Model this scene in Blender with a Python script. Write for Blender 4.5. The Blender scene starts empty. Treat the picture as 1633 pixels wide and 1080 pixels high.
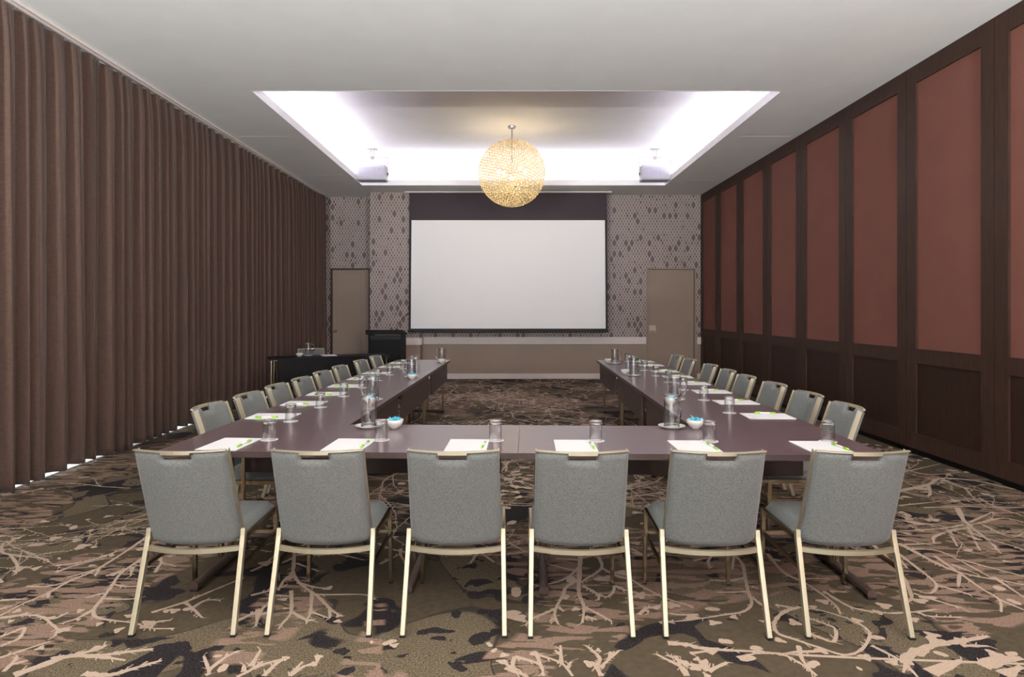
import bpy, bmesh, math, random
from mathutils import Vector, Matrix
R = math.radians
sc = bpy.context.scene
C = sc.collection
# ------------------------------------------------------------ camera / world / exposure
F, CX, CY, H = 1010.0, 812.0, 496.0, 1.438          # focal length px, principal point px, eye height m
cam = bpy.data.cameras.new('camera'); co = bpy.data.objects.new('camera', cam); C.objects.link(co)
co.location = (0, 0, H); co.rotation_euler = (R(90), 0, 0)
cam.sensor_width = 36; cam.lens = 36 * F / 1633
cam.shift_x = (816.5 - CX) / 1633; cam.shift_y = -(540 - CY) / 1633
cam.clip_start = .05; cam.clip_end = 200
sc.camera = co
sc.view_settings.view_transform = 'Standard'; sc.view_settings.look = 'None'
sc.view_settings.exposure = 0.35; sc.view_settings.gamma = 1.0; sc.view_settings.use_curve_mapping = False
sc.cycles.max_bounces = 12; sc.cycles.diffuse_bounces = 6; sc.cycles.transmission_bounces = 12; sc.cycles.transparent_max_bounces = 16
sc.cycles.sample_clamp_indirect = 6.0
sc.cycles.caustics_reflective = False; sc.cycles.caustics_refractive = False
w = bpy.data.worlds.new('world'); sc.world = w; w.use_nodes = True
w.node_tree.nodes['Background'].inputs[0].default_value = (.86, .93, 1, 1)
w.node_tree.nodes['Background'].inputs[1].default_value = 4.0
CEIL, UP = 3.89, 4.5
COVE_W, COVE_E = 35.0, 23.0
ADDED_UPLIGHT = 1250.0  # power of each added uplighter that brightens the ceiling
def area(name, loc, rot, sx, sy, power, col):
    l = bpy.data.lights.new(name, 'AREA'); l.shape = 'RECTANGLE'; l.size = sx; l.size_y = sy; l.energy = power; l.color = col
    o = bpy.data.objects.new(name, l); C.objects.link(o); o.location = loc; o.rotation_euler = rot; return o
COFFERS = [(-2.89, 3.055, 7.05, 12.37, (.90, .85, 1.0), 1.0), (-2.89, 3.055, -4.2, 1.6, (.95, .97, 1.0), 1.0)]  # second coffer is unseen, added with its coves as extra light
ADDED_FRONT_WIN = [(-3.9, -1.4), (-1.2, 1.2), (1.4, 3.8)]       # unseen windows added behind the viewpoint to let in more daylight
for (a_, c_) in ADDED_FRONT_WIN:
    o = area('window_portal', ((a_ + c_) / 2, -5.58, 1.85), (R(-90), 0, 0), c_ - a_, 2.9, 1, (1, 1, 1)); o.data.cycles.is_portal = True
for (x0, x1, y0, y1, col, k) in COFFERS:           # cove strips lying in the trough behind the lip, shining up
    lx, ly = x1 - x0, y1 - y0
    area('cove_strip', (x0 - .15, (y0 + y1) / 2, 3.95), (R(180), 0, 0), .06, ly, COVE_W * k, col)
    area('cove_strip', (x1 + .15, (y0 + y1) / 2, 3.95), (R(180), 0, 0), .06, ly, COVE_W * k, col)
    area('cove_strip', ((x0 + x1) / 2, y1 + .12, 3.95), (R(180), 0, 0), lx, .06, COVE_E * k, col)
    area('cove_strip', ((x0 + x1) / 2, y0 - .12, 3.95), (R(180), 0, 0), lx, .06, COVE_E * k, col)

# ------------------------------------------------------------ materials
def lin(c):
    return tuple(((v / 255) / 12.92 if v / 255 <= .04045 else ((v / 255 + .055) / 1.055) ** 2.4) for v in c) + (1,)
def mat(name, rgb, rough=.6, metal=0., noise=0., nscale=20., bump=0., bscale=80., stretch=(1, 1, 1), spec=.5, **kw):
    m = bpy.data.materials.new(name); m.use_nodes = True; nt = m.node_tree; N = nt.nodes; L = nt.links
    p = N['Principled BSDF']; p.inputs['Base Color'].default_value = lin(rgb)
    p.inputs['Roughness'].default_value = rough; p.inputs['Metallic'].default_value = metal
    p.inputs['Specular IOR Level'].default_value = spec
    for k, v in kw.items(): p.inputs[k].default_value = v
    if noise or bump:
        tc = N.new('ShaderNodeTexCoord'); mp = N.new('ShaderNodeMapping'); mp.inputs['Scale'].default_value = stretch
        L.new(tc.outputs['Object'], mp.inputs['Vector'])
    if noise:
        n = N.new('ShaderNodeTexNoise'); n.inputs['Scale'].default_value = nscale; n.inputs['Detail'].default_value = 4
        L.new(mp.outputs[0], n.inputs['Vector'])
        cr = N.new('ShaderNodeValToRGB'); a = lin(rgb)
        cr.color_ramp.elements[0].position = .3; cr.color_ramp.elements[1].position = .7
        cr.color_ramp.elements[0].color = tuple(v * (1 - noise) for v in a[:3]) + (1,)
        cr.color_ramp.elements[1].color = tuple(min(1, v * (1 + noise)) for v in a[:3]) + (1,)
        L.new(n.outputs['Fac'], cr.inputs[0]); L.new(cr.outputs[0], p.inputs['Base Color'])
    if bump:
        n2 = N.new('ShaderNodeTexNoise'); n2.inputs['Scale'].default_value = bscale; L.new(mp.outputs[0], n2.inputs['Vector'])
        b = N.new('ShaderNodeBump'); b.inputs['Strength'].default_value = bump; b.inputs['Distance'].default_value = .004
        L.new(n2.outputs['Fac'], b.inputs['Height']); L.new(b.outputs[0], p.inputs['Normal'])
    return m
M = {}
M['ceiling'] = mat('ceiling_paint', (238, 238, 237), .9, noise=.02, nscale=3)
M['lip'] = mat('cove_paint', (240, 238, 240), .8, noise=.01)
M['wood'] = mat('dark_stained_wood', (60, 41, 33), .5, spec=.22, noise=.22, nscale=9, stretch=(1, 6, .5), bump=.05)
M['woodlow'] = mat('dark_wood_low_panel', (50, 33, 26), .5, spec=.2, noise=.2, nscale=9, stretch=(1, 6, .5), bump=.05)
M['red'] = mat('rust_red_fabric', (118, 72, 62), .9, noise=.06, nscale=2.5, bump=.2, bscale=500)
M['black'] = mat('black_laminate', (11, 9, 11), .55, noise=.1, spec=.2)
M['band'] = mat('charcoal_laminate', (40, 38, 44), .5, noise=.1, spec=.25)
M['table'] = mat('mauve_brown_laminate', (98, 78, 84), .3, noise=.06, nscale=14, stretch=(1, 8, 1), spec=.8, **{'Coat Weight': .5, 'Coat Roughness': .22})
M['tedge'] = mat('laminate_edge', (66, 53, 51), .35, noise=.05)
M['panel'] = mat('modesty_laminate', (70, 54, 49), .5, noise=.1)
M['chrome'] = mat('champagne_chrome', (196, 184, 160), .2, 1.0, noise=.03)
M['cream'] = mat('champagne_metal', (206, 197, 170), .42, .7, noise=.03, nscale=4)
M['foot'] = mat('black_rubber', (14, 13, 13), .6, noise=.1)
M['white'] = mat('white_ceramic', (236, 234, 228), .18, noise=.01)
M['paper'] = mat('white_paper', (246, 245, 248), .8, noise=.01)
M['coaster'] = mat('white_coaster', (244, 238, 240), .8, noise=.01)
M['green'] = mat('green_plastic', (142, 196, 40), .35, noise=.02)
M['sweet'] = mat('turquoise_wrapper', (88, 196, 222), .35, noise=.25, nscale=90)
M['screenw'] = mat('screen_fabric', (250, 249, 250), .85, noise=.005)
M['screenb'] = mat('screen_black', (62, 54, 60), .8, noise=.05)
M['screenf'] = mat('screen_border', (30, 24, 28), .7, noise=.05)
M['beige'] = mat('beige_door_paint', (150, 130, 116), .55, noise=.03, nscale=3)
M['dframe'] = mat('door_frame_shadow_gap', (70, 54, 46), .6, noise=.05)
M['rail'] = mat('rail_paint', (226, 214, 210), .5, noise=.02)
M['speaker'] = mat('white_speaker', (186, 183, 194), .5, noise=.02)
M['grille'] = mat('speaker_grille', (168, 165, 178), .7, noise=.05, bump=.3, bscale=600)
M['sill'] = mat('white_sill', (238, 240, 236), .5, noise=.02)
M['plate'] = mat('pale_metal_plate', (196, 180, 158), .4, .3, noise=.03)
M['steel'] = mat('satin_steel', (150, 146, 140), .3, 1.0, noise=.03)
M['brass'] = mat('brushed_brass', (166, 142, 100), .35, 1.0, noise=.05)
def clear(name, tint, base, edge):
    m = bpy.data.materials.new(name); m.use_nodes = True; nt = m.node_tree; N = nt.nodes; L = nt.links
    N.remove(N['Principled BSDF']); t = N.new('ShaderNodeBsdfTransparent'); t.inputs[0].default_value = tint
    g = N.new('ShaderNodeBsdfGlossy'); g.inputs['Roughness'].default_value = .03
    lw = N.new('ShaderNodeLayerWeight'); lw.inputs[0].default_value = .35
    mr = N.new('ShaderNodeMapRange'); mr.inputs[3].default_value = base; mr.inputs[4].default_value = edge; pw = N.new('ShaderNodeMath'); pw.operation = 'POWER'; pw.inputs[1].default_value = 1.7; L.new(lw.outputs['Facing'], pw.inputs[0]); L.new(pw.outputs[0], mr.inputs[0])
    mx = N.new('ShaderNodeMixShader'); L.new(mr.outputs[0], mx.inputs[0]); L.new(t.outputs[0], mx.inputs[1]); L.new(g.outputs[0], mx.inputs[2])
    L.new(mx.outputs[0], N['Material Output'].inputs[0]); return m
M['glass'] = clear('clear_glass', (.985, .99, .99, 1), .09, .85)
M['solidglass'] = mat('solid_glass', (255, 255, 255), 0.0, **{'Transmission Weight': 1.0, 'IOR': 1.45})
M['water'] = clear('water', (.97, .98, .98, 1), .015, .4)

def fabric_mat(name, rgb, rgb2, scale):
    m = mat(name, rgb, .92); nt = m.node_tree; N = nt.nodes; L = nt.links; p = N['Principled BSDF']
    tc = N.new('ShaderNodeTexCoord'); n1 = N.new('ShaderNodeTexNoise'); n1.inputs['Scale'].default_value = scale; n1.inputs['Detail'].default_value = 3
    mp = N.new('ShaderNodeMapping'); mp.inputs['Scale'].default_value = (.5, 1, 1.6); L.new(tc.outputs['Object'], mp.inputs[0]); L.new(mp.outputs[0], n1.inputs['Vector'])
    cr = N.new('ShaderNodeValToRGB'); cr.color_ramp.elements[0].position = .36; cr.color_ramp.elements[1].position = .64
    cr.color_ramp.elements[0].color = lin(rgb); cr.color_ramp.elements[1].color = lin(rgb2)
    L.new(n1.outputs['Fac'], cr.inputs[0]); L.new(cr.outputs[0], p.inputs['Base Color'])
    b = N.new('ShaderNodeBump'); b.inputs['Strength'].default_value = .25; b.inputs['Distance'].default_value = .002
    L.new(n1.outputs['Fac'], b.inputs['Height']); L.new(b.outputs[0], p.inputs['Normal'])
    p.inputs['Sheen Weight'].default_value = .15
    return m
M['chair'] = fabric_mat('grey_tweed', (87, 88, 87), (118, 120, 118), 260)
M['curtain'] = fabric_mat('brown_drape', (78, 58, 50), (87, 66, 57), 60)

def math_node(N, L, op, a, b=None, c=None):
    n = N.new('ShaderNodeMath'); n.operation = op
    for i, v in enumerate((a, b, c)):
        if v is None: continue
        if isinstance(v, (int, float)): n.inputs[i].default_value = v
        else: L.new(v, n.inputs[i])
    return n.outputs[0]
def mixc(N, L, f, a, b):
    n = N.new('ShaderNodeMix'); n.data_type = 'RGBA'
    for i, v in ((0, f), (6, a), (7, b)):
        if isinstance(v, (int, float)): n.inputs[i].default_value = v
        elif isinstance(v, tuple): n.inputs[i].default_value = v
        else: L.new(v, n.inputs[i])
    return n.outputs[2]

def wallpaper():
    m = mat('lattice_wallpaper', (120, 105, 100), .55); nt = m.node_tree; N = nt.nodes; L = nt.links; p = N['Principled BSDF']
    tc = N.new('ShaderNodeTexCoord'); s = N.new('ShaderNodeSeparateXYZ'); L.new(tc.outputs['Object'], s.inputs[0])
    X = math_node(N, L, 'ADD', s.outputs[0], s.outputs[1])
    def lattice(wd, ht, t0, t1):
        u = math_node(N, L, 'DIVIDE', X, wd); v = math_node(N, L, 'DIVIDE', s.outputs[2], ht)
        a = math_node(N, L, 'ADD', u, v); b = math_node(N, L, 'SUBTRACT', u, v)
        outs = []
        for q in (a, b):
            fr = math_node(N, L, 'FRACT', q); d = math_node(N, L, 'ABSOLUTE', math_node(N, L, 'SUBTRACT', fr, .5)); outs.append(d)
        mx = math_node(N, L, 'MAXIMUM', outs[0], outs[1])
        mr = N.new('ShaderNodeMapRange'); mr.inputs[1].default_value = t0; mr.inputs[2].default_value = t1; L.new(mx, mr.inputs[0])
        cb = N.new('ShaderNodeCombineXYZ'); L.new(math_node(N, L, 'FLOOR', a), cb.inputs[0]); L.new(math_node(N, L, 'FLOOR', b), cb.inputs[1])
        wn = N.new('ShaderNodeTexWhiteNoise'); wn.noise_dimensions = '3D'; L.new(cb.outputs[0], wn.inputs['Vector'])
        return mr.outputs[0], wn.outputs['Value']
    l1, c1 = lattice(.062, .115, .34, .44)
    l2, c2 = lattice(.124, .230, .40, .46)
    g2 = math_node(N, L, 'GREATER_THAN', c2, .82)
    g1 = math_node(N, L, 'GREATER_THAN', c1, .95)
    inner = mixc(N, L, c1, lin((112, 98, 96)), lin((136, 121, 117)))
    inner = mixc(N, L, g1, inner, lin((84, 70, 68)))
    col = mixc(N, L, l1, inner, lin((190, 176, 170)))
    big = mixc(N, L, l2, lin((102, 88, 86)), lin((190, 176, 170)))
    col = mixc(N, L, g2, col, big)
    L.new(col, p.inputs['Base Color']); return m
M['paperwall'] = wallpaper()

def carpet():
    m = mat('patterned_carpet', (88, 78, 64), .95, spec=.15); nt = m.node_tree; N = nt.nodes; L = nt.links; p = N['Principled BSDF']
    tc = N.new('ShaderNodeTexCoord')
    def nz(scale, det=3, dist=0., off=(0, 0, 0), st=(1, 1, 1)):
        mp = N.new('ShaderNodeMapping'); mp.inputs['Location'].default_value = off; mp.inputs['Scale'].default_value = st
        L.new(tc.outputs['Object'], mp.inputs[0]); n = N.new('ShaderNodeTexNoise'); n.inputs['Scale'].default_value = scale
        n.inputs['Detail'].default_value = det; n.inputs['Distortion'].default_value = dist; L.new(mp.outputs[0], n.inputs['Vector']); return n.outputs['Fac']
    def step(v, a, b):
        mr = N.new('ShaderNodeMapRange'); mr.inputs[1].default_value = a; mr.inputs[2].default_value = b; L.new(v, mr.inputs[0]); return mr.outputs[0]
    pile = nz(420, 2)
    speck = step(nz(130, 1), .44, .58)
    light = mixc(N, L, speck, lin((84, 73, 59)), lin((118, 105, 85)))
    dark = mixc(N, L, step(nz(150, 1, 0, (3, 1, 0)), .5, .62), lin((30, 26, 29)), lin((60, 53, 54)))
    smooth = mixc(N, L, step(nz(30, 2), .3, .7), lin((76, 65, 52)), lin((86, 75, 60)))
    # big smooth islands in a speckled ground, edged by a thin dark line
    isl = nz(1.15, 1, .4, (5.1, 2.2, 0))
    col = mixc(N, L, step(isl, .53, .535), smooth, light)
    edge = math_node(N, L, 'SUBTRACT', 1.0, step(math_node(N, L, 'ABSOLUTE', math_node(N, L, 'SUBTRACT', isl, .5325)), .0025, .005))
    blot = step(nz(2.3, 3, .9, (1.3, 7.4, 0)), .575, .583)
    blot2 = math_node(N, L, 'MULTIPLY', step(nz(6.5, 2, .8, (8, 3, 0)), .6, .61), step(isl, .50, .53))
    dk = math_node(N, L, 'MAXIMUM', math_node(N, L, 'MAXIMUM', blot, blot2), math_node(N, L, 'MULTIPLY', edge, .75))
    col = mixc(N, L, dk, col, dark)
    # pinkish beige masses full of dark flecks
    mass = step(nz(.62, 3, .8, (2.6, 4.1, 0)), .51, .525)
    fleck = step(nz(11, 2, .6, (0, 0, 0), (.45, 1.6, 1)), .5, .515)
    pinkm = math_node(N, L, 'MULTIPLY', mass, fleck)
    col = mixc(N, L, pinkm, col, mixc(N, L, speck, lin((128, 104, 91)), lin((150, 124, 109))))
    col = mixc(N, L, math_node(N, L, 'MULTIPLY', pile, .22), col, lin((30, 26, 22)))
    L.new(col, p.inputs['Base Color'])
    b = N.new('ShaderNodeBump'); b.inputs['Strength'].default_value = .5; b.inputs['Distance'].default_value = .004
    L.new(pile, b.inputs['Height']); L.new(b.outputs[0], p.inputs['Normal']); return m
M['carpet'] = carpet()
M['twig'] = mat('carpet_branch_pile', (184, 162, 145), .95, noise=.16, nscale=140, bump=.4, bscale=420, spec=.15)

def thin_glass():
    m = bpy.data.materials.new('window_pane_glass'); m.use_nodes = True; nt = m.node_tree; N = nt.nodes; L = nt.links
    N.remove(N['Principled BSDF']); t = N.new('ShaderNodeBsdfTransparent'); g = N.new('ShaderNodeBsdfGlossy'); g.inputs['Roughness'].default_value = .02
    mx = N.new('ShaderNodeMixShader'); mx.inputs[0].default_value = .08; L.new(t.outputs[0], mx.inputs[1]); L.new(g.outputs[0], mx.inputs[2])
    L.new(mx.outputs[0], N['Material Output'].inputs[0]); return m
M['pane'] = thin_glass()
def shade_mat():
    m = bpy.data.materials.new('cream_shell_shade'); m.use_nodes = True; nt = m.node_tree; N = nt.nodes; L = nt.links
    p = N['Principled BSDF']; p.inputs['Base Color'].default_value = lin((192, 174, 134)); p.inputs['Roughness'].default_value = .5
    t = N.new('ShaderNodeBsdfTranslucent'); t.inputs[0].default_value = lin((255, 238, 200))
    mx = N.new('ShaderNodeMixShader'); mx.inputs[0].default_value = .07; L.new(p.outputs[0], mx.inputs[1]); L.new(t.outputs[0], mx.inputs[2])
    L.new(mx.outputs[0], N['Material Output'].inputs[0]); return m
M['shade'] = shade_mat()
def emis(name, col, s):
    m = bpy.data.materials.new(name); m.use_nodes = True; p = m.node_tree.nodes['Principled BSDF']
    p.inputs['Emission Color'].default_value = col + (1,); p.inputs['Emission Strength'].default_value = s; return m
M['bulb'] = emis('warm_bulb', (1, .8, .5), 8)

# ------------------------------------------------------------ mesh helpers
def box(bm, x0, x1, y0, y1, z0, z1, mi=0, mtx=None):
    vs = [bm.verts.new(Vector(p) if mtx is None else mtx @ Vector(p)) for p in
          ((x0, y0, z0), (x1, y0, z0), (x1, y1, z0), (x0, y1, z0), (x0, y0, z1), (x1, y0, z1), (x1, y1, z1), (x0, y1, z1))]
    for f in ((0, 3, 2, 1), (4, 5, 6, 7), (0, 1, 5, 4), (1, 2, 6, 5), (2, 3, 7, 6), (3, 0, 4, 7)):
        bm.faces.new([vs[i] for i in f]).material_index = mi
def prism(bm, pts, x0, x1):      # outline in y,z swept along x
    a = [bm.verts.new((x0, y, z)) for y, z in pts]; b = [bm.verts.new((x1, y, z)) for y, z in pts]
    bm.faces.new(a[::-1]); bm.faces.new(b)
    for i in range(len(pts)):
        j = (i + 1) % len(pts); bm.faces.new((a[i], a[j], b[j], b[i]))
def sweep(bm, path, rx, ry=None, n=8, square=False, up=Vector((0, 0, 1)), caps=True):
    """tube (or rectangular bar) along a path of points"""
    ry = ry or rx; P = [Vector(p) for p in path]; rings = []
    if square: prof = [(-1, -1), (1, -1), (1, 1), (-1, 1)]
    else: prof = [(math.cos(2 * math.pi * k / n), math.sin(2 * math.pi * k / n)) for k in range(n)]
    for i, p in enumerate(P):
        t = (P[min(i + 1, len(P) - 1)] - P[max(i - 1, 0)]).normalized()
        u = up if abs(t.dot(up)) < .97 else Vector((0, 1, 0))
        s = t.cross(u).normalized(); v = s.cross(t).normalized()
        rings.append([bm.verts.new(p + s * (a * rx) + v * (b * ry)) for a, b in prof])
    m = len(prof)
    for a, b in zip(rings, rings[1:]):
        for k in range(m): bm.faces.new((a[k], a[(k + 1) % m], b[(k + 1) % m], b[k]))
    if caps: bm.faces.new(rings[0][::-1]); bm.faces.new(rings[-1])
def lathe(bm, prof, n=28, c=(0, 0, 0)):
    rings = []
    for r, z in prof:
        if r < 1e-6: rings.append([bm.verts.new((c[0], c[1], c[2] + z))])
        else: rings.append([bm.verts.new((c[0] + r * math.cos(2 * math.pi * k / n), c[1] + r * math.sin(2 * math.pi * k / n), c[2] + z)) for k in range(n)])
    for a, b in zip(rings, rings[1:]):
        for k in range(n):
            j = (k + 1) % n
            if len(a) == 1 and len(b) == 1: continue
            if len(a) == 1: bm.faces.new((a[0], b[j], b[k]))
            elif len(b) == 1: bm.faces.new((a[k], a[j], b[0]))
            else: bm.faces.new((a[k], a[j], b[j], b[k]))
def obj(name, bm, m, parent=None, smooth=False, bevel=0., loc=None, rz=None):
    bmesh.ops.recalc_face_normals(bm, faces=bm.faces)
    me = bpy.data.meshes.new(name); bm.to_mesh(me); bm.free()
    for k in (m if isinstance(m, (list, tuple)) else [m]): me.materials.append(M[k])
    if smooth:
        for p in me.polygons: p.use_smooth = True
    o = bpy.data.objects.new(name, me); C.objects.link(o)
    if parent: o.parent = parent
    if bevel:
        b = o.modifiers.new('bevel', 'BEVEL'); b.width = bevel; b.segments = 2; b.limit_method = 'ANGLE'; b.angle_limit = R(40)
    if loc: o.location = loc
    if rz is not None: o.rotation_euler = (0, 0, rz)
    return o
def tag(o, label=None, cat=None, group=None, kind=None):
    if label: o['label'] = label
    if cat: o['category'] = cat
    if group: o['group'] = group
    if kind: o['kind'] = kind
    return o
def thing(name, label, cat, loc=(0, 0, 0), rz=0, group=None):
    o = bpy.data.objects.new(name, None); C.objects.link(o); o.empty_display_size = .1
    o.location = loc; o.rotation_euler = (0, 0, rz); return tag(o, label, cat, group)
kids = {}
def dup(root, loc, rz, label):
    if root.name not in kids:
        kids[root.name] = [(c, [g for g in bpy.data.objects if g.parent == c]) for c in bpy.data.objects if c.parent == root]
    r = root.copy(); C.objects.link(r); r.location = loc; r.rotation_euler = (0, 0, rz); r['label'] = label
    for c, gs in kids[root.name]:
        d = c.copy(); C.objects.link(d); d.parent = r
        for g in gs:
            e = g.copy(); C.objects.link(e); e.parent = d
    return r
def struct(name, bm, m, parent=None, **kw):
    o = obj(name, bm, m, parent, **kw)
    if not parent: o['kind'] = 'structure'
    return o
nb = bmesh.new

# ------------------------------------------------------------ floor with the woven pattern
XL, XR, YB, YF = -4.5, 4.12, -5.5, 13.4
YA = 13.67
rnd = random.Random(7)
fb = nb()
vs = [fb.verts.new(p) for p in ((XL, YB, 0), (XR + .1, YB, 0), (XR + .1, YA + .1, 0), (XL, YA + .1, 0))]; fb.faces.new(vs)
zlay = [0.0006]
def poly(pts):
    zlay[0] += 1.5e-7
    f = fb.faces.new([fb.verts.new((x, y, zlay[0])) for x, y in pts]); f.material_index = 1
    if f.calc_area() > 0:
        f.normal_update()
        if f.normal.z < 0: f.normal_flip()
def smooth_line(pts):
    if len(pts) < 3: 
        (a, b) = pts[0], pts[-1]; return [(a[0] + (b[0] - a[0]) * t / 4, a[1] + (b[1] - a[1]) * t / 4) for t in range(5)]
    out = []; P = [pts[0]] + list(pts) + [pts[-1]]
    for i in range(1, len(P) - 2):
        p0, p1, p2, p3 = P[i - 1], P[i], P[i + 1], P[i + 2]
        for k in range(5):
            t = k / 5
            out.append(tuple(.5 * ((2 * p1[j]) + (-p0[j] + p2[j]) * t + (2 * p0[j] - 5 * p1[j] + 4 * p2[j] - p3[j]) * t * t + (-p0[j] + 3 * p1[j] - 3 * p2[j] + p3[j]) * t ** 3) for j in (0, 1)))
    out.append(pts[-1]); return out
def strip(pts, w0, w1, thorns=True):
    S = smooth_line(pts); n = len(S); prev = None
    for i, (x, y) in enumerate(S):
        a = S[max(0, i - 1)]; b = S[min(n - 1, i + 1)]; dx, dy = b[0] - a[0], b[1] - a[1]; l = math.hypot(dx, dy) or 1
        nx, ny = -dy / l, dx / l; w = (w0 + (w1 - w0) * i / (n - 1)) / 2 * rnd.uniform(.75, 1.25)
        cur = ((x + nx * w, y + ny * w), (x - nx * w, y - ny * w))
        if prev: poly((prev[0], prev[1], cur[1], cur[0]))
        prev = cur
        if thorns and rnd.random() < .55:
            s = rnd.choice((-1, 1)); ln = rnd.uniform(.006, .02) + w; k = rnd.uniform(.5, 1.6)
            tx, ty = x + (nx * s + dx / l * k) * ln, y + (ny * s + dy / l * k) * ln
            poly(((x - dx / l * .004, y - dy / l * .004), (x + dx / l * .005, y + dy / l * .005), (tx + .003, ty), (tx - .003, ty)))
def blob(x, y, r):
    n = 14; ph = rnd.uniform(0, 6.3); k = rnd.choice((2, 3, 3)); st = rnd.uniform(.6, 1)
    a0 = rnd.uniform(0, 3.1); ca, sa = math.cos(a0), math.sin(a0); pts = []
    for i in range(n):
        a = 2 * math.pi * i / n; q = r * (1 + .28 * math.sin(k * a + ph)) * rnd.uniform(.85, 1.1)
        u, v = q * math.cos(a), q * math.sin(a) * st; pts.append((x + u * ca - v * sa, y + u * sa + v * ca))
    poly(pts)
def onfloor(px, py):
    d = H * F / (py - CY); return ((px - CX) / F * d, d)
def trace(ox, oy, s, lines, blobs, w0=.021, w1=.010):
    for ln in lines:
        ws = (w0, w1)
        if isinstance(ln[0], float): ws = (ln[0], ln[0] * .4); ln = ln[1:]
        P = [onfloor(ox + x / s, oy + y / s) for x, y in ln]; strip(P, *ws)
    for x, y, r in blobs:
        X, Y = onfloor(ox + x / s, oy + y / s); blob(X, Y, r / s / F * Y * 1.1)
trace(0, 780, 3.6, [
    [(850, 270), (750, 340), (560, 460), (400, 530), (270, 600), (110, 670), (0, 730)], [(860, 370), (700, 480), (640, 560), (580, 640), (540, 690), (550, 735), (640, 755), (770, 770), (860, 800), (1000, 802)],
    [(640, 545), (720, 560), (860, 555)], [(560, 460), (440, 495), (390, 505)], [(320, 440), (480, 420), (600, 385), (720, 340)], [(320, 480), (430, 440), (600, 400)], [(150, 560), (270, 560), (400, 530)], [(280, 600), (275, 625)],
    [(570, 460), (545, 500)], [(540, 690), (450, 740), (350, 775)], [(600, 600), (550, 610), (500, 625)], [(0, 740), (150, 725), (240, 735), (300, 780), (330, 810), (310, 850)], [(240, 735), (310, 745), (390, 710)], [(330, 810), (410, 795)],
    [(0, 850), (80, 820), (140, 800), (110, 860), (60, 880), (0, 905)], [(0, 970), (120, 930), (290, 875)], [(20, 1050), (80, 990), (100, 960)], [(60, 1010), (160, 985)], [(0, 640), (160, 632)], [(0, 690), (80, 670)],
    [.045, (80, 1070), (250, 1010), (400, 960), (560, 960), (700, 940), (880, 920)], [.03, (400, 960), (560, 920), (610, 895)], [.03, (560, 960), (720, 985)], [.035, (480, 1060), (620, 1070), (740, 1040), (840, 1010), (930, 985)],
    [(600, 630), (700, 635), (790, 630)], [(640, 500), (720, 460), (850, 390)], [(610, 500), (720, 460), (800, 440)], [(760, 450), (750, 500)], [(870, 710), (1060, 650), (1230, 580), (1400, 510)], [(1060, 650), (1110, 690), (1160, 740)], [(1110, 680), (1180, 640), (1260, 640)],
    [(1180, 1070), (1200, 1050), (1170, 960)], [(1200, 1040), (1290, 970), (1370, 930)], [(1360, 1080), (1440, 1040), (1510, 990)], [(1400, 1050), (1400, 1010)], [(860, 800), (900, 765), (980, 755)],
    [(20, 310), (10, 360), (80, 380), (250, 400), (280, 420)], [(60, 380), (100, 440), (90, 490)], [(100, 450), (180, 450)], [(80, 290), (30, 330)], [(890, 480), (930, 430), (1010, 445)], [(930, 430), (920, 380), (960, 350)], [(1340, 770), (1420, 730), (1510, 690)], [(1480, 690), (1470, 790)], [(760, 440), (800, 420), (850, 450)]],
    [(100, 700, 25), (140, 720, 20), (460, 700, 24), (450, 750, 15), (740, 730, 25), (680, 810, 30), (570, 775, 22), (850, 770, 40), (830, 790, 24), (380, 810, 22), (340, 820, 18), (230, 915, 25), (560, 910, 32), (1000, 700, 30), (960, 700, 24), (1080, 690, 30), (1280, 1030, 32), (530, 440, 20), (640, 380, 24), (600, 385, 18), (340, 400, 16), (300, 740, 18), (330, 970, 30), (60, 760, 22), (1250, 960, 20)])
trace(400, 860, 3.888, [
    [(270, 60), (260, 200), (210, 250), (170, 320)], [(260, 200), (290, 260), (380, 330), (440, 345), (700, 345), (770, 375)], [(250, 320), (250, 450), (200, 520), (170, 560)], [(250, 450), (340, 500), (380, 505)], [(380, 330), (370, 450), (350, 495)],
    [(400, 340), (450, 390), (500, 440), (560, 480)], [(370, 450), (480, 490)], [(0, 350), (120, 320), (220, 290)], [(0, 470), (60, 440), (110, 400)], [(60, 440), (30, 540)], [(0, 810), (100, 770), (230, 740)], [(80, 850), (150, 780), (200, 750)], [(0, 790), (60, 690)], [(490, 430), (490, 490)],
    [(240, 850), (330, 790), (400, 770), (430, 720)], [(260, 830), (320, 760)], [(1560, 750), (1600, 790), (1630, 820)], [(200, 430), (250, 430)], [(0, 60), (130, 80)], [(0, 200), (80, 160), (160, 90)], [(260, 120), (140, 170)], [(280, 150), (420, 200)], [(300, 60), (420, 100), (600, 80), (740, 90)], [(280, 100), (500, 90), (700, 130)], [(930, 60), (930, 100), (960, 150)], [(800, 155), (930, 90)], [(1420, 70), (1360, 150)], [(1420, 80), (1510, 145)],
    [(160, 350), (240, 355)], [(290, 270), (400, 300), (480, 305)]],
    [(220, 740, 25), (425, 730, 24), (390, 775, 26), (540, 510, 26), (545, 475, 20), (360, 505, 20), (200, 375, 28), (480, 305, 28), (860, 640, 36), (890, 660, 24), (750, 640, 16), (1570, 720, 26), (1560, 760, 26), (1510, 690, 20), (90, 150, 40), (240, 240, 34), (1480, 655, 22), (90, 460, 22)])
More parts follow.
